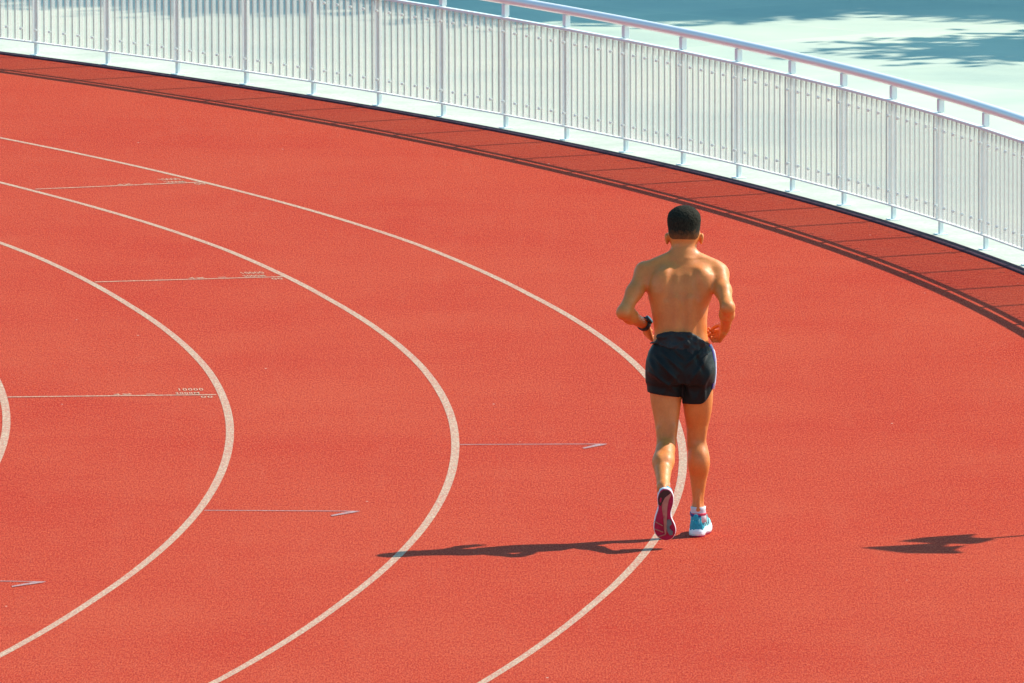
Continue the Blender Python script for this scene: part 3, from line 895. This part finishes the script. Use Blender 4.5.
def build_shoe(mtx, mirror, sole_detail):
    def put(name, geo, mat, parent=None, smooth=False):
        vs, fs = geo
        vs = [Vector(v) for v in vs]
        if mirror:
            vs = [Vector((-v.x, v.y, v.z)) for v in vs]; fs = [tuple(f)[::-1] for f in fs]
        return mesh_obj(name, [mtx @ v for v in vs], fs, mat, parent or runner, smooth)
    shoe = put('shoe', upper_loft(.006, .270, 26, .007, hprof), M['paleteal'], smooth=True)
    put('midsole', slab([(-.003, .006), (.001, .012), (.001, .022), (-.003, .030), (-.008, .032)]), M['midsole'], shoe, False)
    outs = put('outsole', slab([(-.006, 0.0), (-.004, .002), (-.004, .0065)]), M['crimson'], shoe)
    put('heel_counter', upper_loft(.003, .062, 10, .006, lambda y: .076 - .25 * max(0, y - .03), off=.0022), M['teal'], shoe, True)
    put('heel_tab', upper_loft(.000, .020, 4, .012, lambda y: .084, zb=.066, off=.003), M['teal'], shoe, True)
    # side stripes both sides
    for s_ in (0, 1):
        for k in range(3):
            pts = []
            for t in range(5):
                y = .085 + .028 * k + .022 * t / 4; z = .036 + (.038) * t / 4
                l, r = half_w(y); l += .007; r -= .007; c = (l + r) / 2; w = (r - l) / 2
                frac = min(1, (z - .026) / (hprof(y) - .026)); sa = frac ** 1.25; ca = math.sqrt(max(0, 1 - sa * sa)) ** .75
                pts.append(Vector((c + (w * ca + .001) * (1 if s_ else -1), y, z)))
            put('side_stripe', tube(pts, .0028, 6), M['navy'] if k != 1 else M['blackrub'], shoe, True)
    # collar lining and tongue
    put('collar', tube([Vector((.001 + .031 * math.cos(a), .052 + .040 * math.sin(a), .090 + .012 * math.sin(a))) for a in np.linspace(0, 2 * math.pi, 20, endpoint=False)], .0075, 8, True), M['navy'], shoe, True)
    put('tongue', tube([Vector((.002, .125, .095)), Vector((.002, .105, .118)), Vector((.002, .094, .135))], [.018, .018, .013], 10), M['paleteal'], shoe, True)
    for k in range(4):
        y = .115 + .02 * k; h_ = hprof(y) + .002
        put('lace', tube([Vector((-.020, y, h_ - .008)), Vector((0.002, y + .004, h_ + .001)), Vector((.024, y, h_ - .008))], .003, 6), M['midsole'], shoe, True)
    if sole_detail:
        z = -.0004
        put('heel_pad', patch([(150, 150), (150, 95), (168, 50), (200, 24), (246, 22), (270, 46), (215, 90), (190, 135), (178, 168)], z), M['blackrub'], outs)
        put('red_plug', patch([(163, 112), (170, 90), (184, 92), (180, 130), (168, 134)], z - .0018), M['crimson'], outs)
        put('shank', patch([(272, 48), (282, 58), (252, 112), (240, 180), (238, 270), (240, 340), (234, 425), (222, 428), (212, 370), (204, 270), (188, 190), (190, 140), (216, 92)], z), M['tan'], outs)
        put('forefoot_pad', patch([(240, 292), (262, 286), (280, 300), (288, 330), (268, 345), (264, 368), (284, 385), (302, 400), (297, 432), (268, 436), (246, 400), (234, 350)], z), M['greyrub'], outs)
        for q in ([(118, 302), (200, 342), (198, 350), (116, 310)], [(122, 372), (206, 402), (205, 410), (122, 381)], [(158, 446), (226, 424), (228, 432), (162, 454)]):
            put('flex_groove', patch(q, z - .0003), M['tan'], outs)
    return shoe

# trailing (his left) shoe, toe down, sole towards the camera
T = Vector((-.02, .17, -1)).normalized(); N_ = Vector((0.0, 1, .17)); N_ = (N_ - T * N_.dot(T)).normalized(); X_ = T.cross(N_)
o_ = Vector(B(664.0, 487.5, -.515))
ML = Matrix(((X_.x, T.x, N_.x, o_.x), (X_.y, T.y, N_.y, o_.y), (X_.z, T.z, N_.z, o_.z), (0, 0, 0, 1)))
build_shoe(ML, False, True)
# planted (his right) shoe, toes slightly out
MR = Matrix.Translation(Vector((-.004, -.02, .001))) @ Matrix.Rotation(math.radians(-8), 4, 'Z') @ Matrix.Diagonal((1.0, 1.0, 1.32, 1))
build_shoe(MR, True, False)

# socks
def sock(p0, p1, r0, r1):
    p0, p1 = Vector(p0), Vector(p1)
    vs, fs = tube([p0, p0.lerp(p1, .4), p0.lerp(p1, .8), p1], [r0, r0 * .97, r1, r1 * 1.04], 20)
    s_ = mesh_obj('sock', vs, fs, M['sock'], runner, True)
    a, b = p0.lerp(p1, .45), p0.lerp(p1, .60); rr = r0 + (r1 - r0) * .55
    vs, fs = tube([a, b], [rr * 1.04, rr * 1.04], 20)
    mesh_obj('sock_stripe', vs, fs, M['redstripe'], s_, True)
sock(B(698.5, 522, .030), B(698.3, 506.5, .030), .0415, .0375)
sock(Vector(AL) + Vector((.005, .00, -.035)), Vector(AL) + Vector((0, .045, .015)), .036, .033)

# ------------------------------------------------------------------ invented post out of view, shaped to cast the shadow at right
SUNH = Vector((.905, .525, 1.0))     # towards the sun, per metre of height
caster_h = 3.0
tipg = Vector((1.85, 62.47, 0))
base = Vector((tipg.x + SUNH.x * caster_h, tipg.y + SUNH.y * caster_h, 0))
caster = empty('shadow_caster_post', base)
tag(caster, 'slim dark post with two angular plates, added out of view behind the fence to cast a shadow', 'lamp post')
vs, fs = tube([(0, 0, 0), (0, 0, 1.4), (0, 0, caster_h - .52)], [.034, .024, .018], 14)
mesh_obj('pole', vs, fs, M['castermetal'], caster, True)
bm = bmesh.new(); add_box(bm, (0, 0, .01), (.22, .22, .02), bevel=.004); bm_obj('base_plate', bm, M['castermetal'], caster)
hs = Vector((SUNH.x, SUNH.y, 0)).normalized(); ht = Vector((hs.y, -hs.x, 0))
def head_from_ground(pts):
    """flat head standing square to the sun: ground points of its shadow -> outline at the post"""
    out = []
    for (x, y) in pts:
        d = Vector((x, y, 0)) - base
        s_ = -d.dot(hs); t_ = d.dot(ht)
        out.append((t_, s_ / Vector((SUNH.x, SUNH.y)).length))
    return out
h1 = head_from_ground([(1.97, 62.70), (2.10, 62.85), (2.33, 62.97), (2.30, 62.83), (2.42, 62.74), (2.33, 62.58), (2.14, 62.62)])
h2 = head_from_ground([(1.77, 62.45), (1.95, 62.52), (2.20, 62.64), (2.15, 62.45), (2.26, 62.50), (2.20, 62.33), (2.24, 62.20), (2.0, 62.22)])
for hp in (h1, h2):
    n = len(hp); vs = []
    for dd in (-.03, .03):
        for t_, z_ in hp: vs.append(ht * t_ + hs * dd + Vector((0, 0, z_)))
    fs = [tuple(range(n)), tuple(range(n, 2 * n))[::-1]] + [(i, (i + 1) % n, n + (i + 1) % n, n + i) for i in range(n)]
    hd = mesh_obj('caster_plate', vs, fs, M['castermetal'], caster)

# ------------------------------------------------------------------ trees beyond the fence
def tree(loc, H, cr, seed, nl, label):
    rnd = random.Random(seed)
    root = empty('broadleaf_tree', loc)
    tag(root, label, 'tree', 'trees beyond the fence')
    vs, fs = [], []
    def addt(p, r, n=9):
        v, f = tube(p, r, n); o = len(vs); vs.extend(v); fs.extend([tuple(i + o for i in q) for q in f])
    addt([(0, 0, 0), (.05, .03, H * .25), (.0, .08, H * .55), (.1, 0, H * .85)], [.17, .13, .09, .03])
    tips = []
    for i in range(11):
        a = i * 2.4 + rnd.uniform(-.3, .3); z0 = H * rnd.uniform(.52, .72); L = cr * rnd.uniform(.65, 1.0)
        p1 = Vector((math.cos(a) * L * .45, math.sin(a) * L * .45, z0 + L * .2)); p2 = Vector((math.cos(a) * L, math.sin(a) * L, z0 + L * .35))
        addt([(0, .04, z0), p1, p2], [.06, .04, .012], 6); tips += [p1, p2, (p1 + p2) / 2]
    mesh_obj('trunk', vs, fs, M['bark'], root, True)
    vs, fs = [], []
    cl = [t + Vector((rnd.gauss(0, .3), rnd.gauss(0, .3), rnd.gauss(.15, .3))) for t in tips for _ in range(1)]
    cl += [Vector((rnd.gauss(0, cr * .4), rnd.gauss(0, cr * .4), H * rnd.uniform(.65, .95))) for _ in range(14)]
    for i in range(nl):
        c = rnd.choice(cl); p = c + Vector((rnd.gauss(0, .40), rnd.gauss(0, .40), rnd.gauss(0, .30)))
        s_ = rnd.uniform(.10, .19)
        q = Matrix.Rotation(rnd.uniform(0, 6.3), 3, 'Z') @ Matrix.Rotation(rnd.uniform(-1, 1), 3, 'X')
        o = len(vs)
        for x, y in ((-1, 0), (0, -.45), (1, 0), (0, .45)): vs.append(p + q @ Vector((x * s_, y * s_, 0)))
        fs.append((o, o + 1, o + 2, o + 3))
    mesh_obj('crown', vs, fs, M['leaf'], root)
tree((9.2, 100.9, 0), 11.0, 2.5, 1, 15000, 'dense rounded tree behind the fence whose shade darkens the plaza left of the sunlit strip')
tree((12.8, 100.9, 0), 11.5, 2.5, 2, 15000, 'taller rounded tree behind the fence, at the right end of the row')
tree((10.7, 95.3, 0), 8.6, 1.25, 3, 5000, 'smallest tree of the row, standing closest to the fence')
tree((7.0, 101.9, 0), 11.0, 2.2, 4, 12000, 'tree at the left end of the row beyond the fence')

# ------------------------------------------------------------------ camera, light, view
cam_d = bpy.data.cameras.new('camera'); cam = bpy.data.objects.new('camera', cam_d); COL.objects.link(cam)
cam_d.sensor_width = 36.0; cam_d.lens = 12500 / 1024 * 36.0
cam_d.clip_start = 0.5; cam_d.clip_end = 4000
cam.matrix_world = Matrix.Translation((0, 0, 7.94785)) @ Matrix.Rotation(math.pi / 2 - 0.110032, 4, 'X') @ Matrix.Rotation(-0.0032072, 4, 'Z')
S.camera = cam

sd = SUNH.normalized()
elev = math.asin(sd.z); az = math.atan2(sd.x, sd.y)     # azimuth from +Y clockwise
W_ = bpy.data.worlds.new('World'); S.world = W_; W_.use_nodes = True
nt = W_.node_tree; bg = nt.nodes['Background']
sky = nt.nodes.new('ShaderNodeTexSky'); sky.sky_type = 'NISHITA'; sky.sun_disc = False
sky.sun_elevation = elev; sky.sun_rotation = az; sky.ozone_density = 1.5
tint = nt.nodes.new('ShaderNodeMix'); tint.data_type = 'RGBA'; tint.blend_type = 'MULTIPLY'
tint.inputs['Factor'].default_value = 1.0; tint.inputs['B'].default_value = (0.58, 1.08, 1.10, 1)   # cool, slightly green daylight balance
nt.links.new(sky.outputs[0], tint.inputs['A']); nt.links.new(tint.outputs['Result'], bg.inputs[0]); bg.inputs[1].default_value = 0.13
ld = bpy.data.lights.new('sun', 'SUN'); ld.energy = 4.2; ld.angle = math.radians(0.5); ld.color = (1.0, 0.93, 0.80)
lo = bpy.data.objects.new('sun', ld); COL.objects.link(lo)
lo.rotation_euler = (-sd).to_track_quat('-Z', 'Y').to_euler()
S.view_settings.view_transform = 'Standard'; S.view_settings.look = 'None'
S.view_settings.exposure = 0.7; S.view_settings.gamma = 1.0
S.render.engine = 'CYCLES'
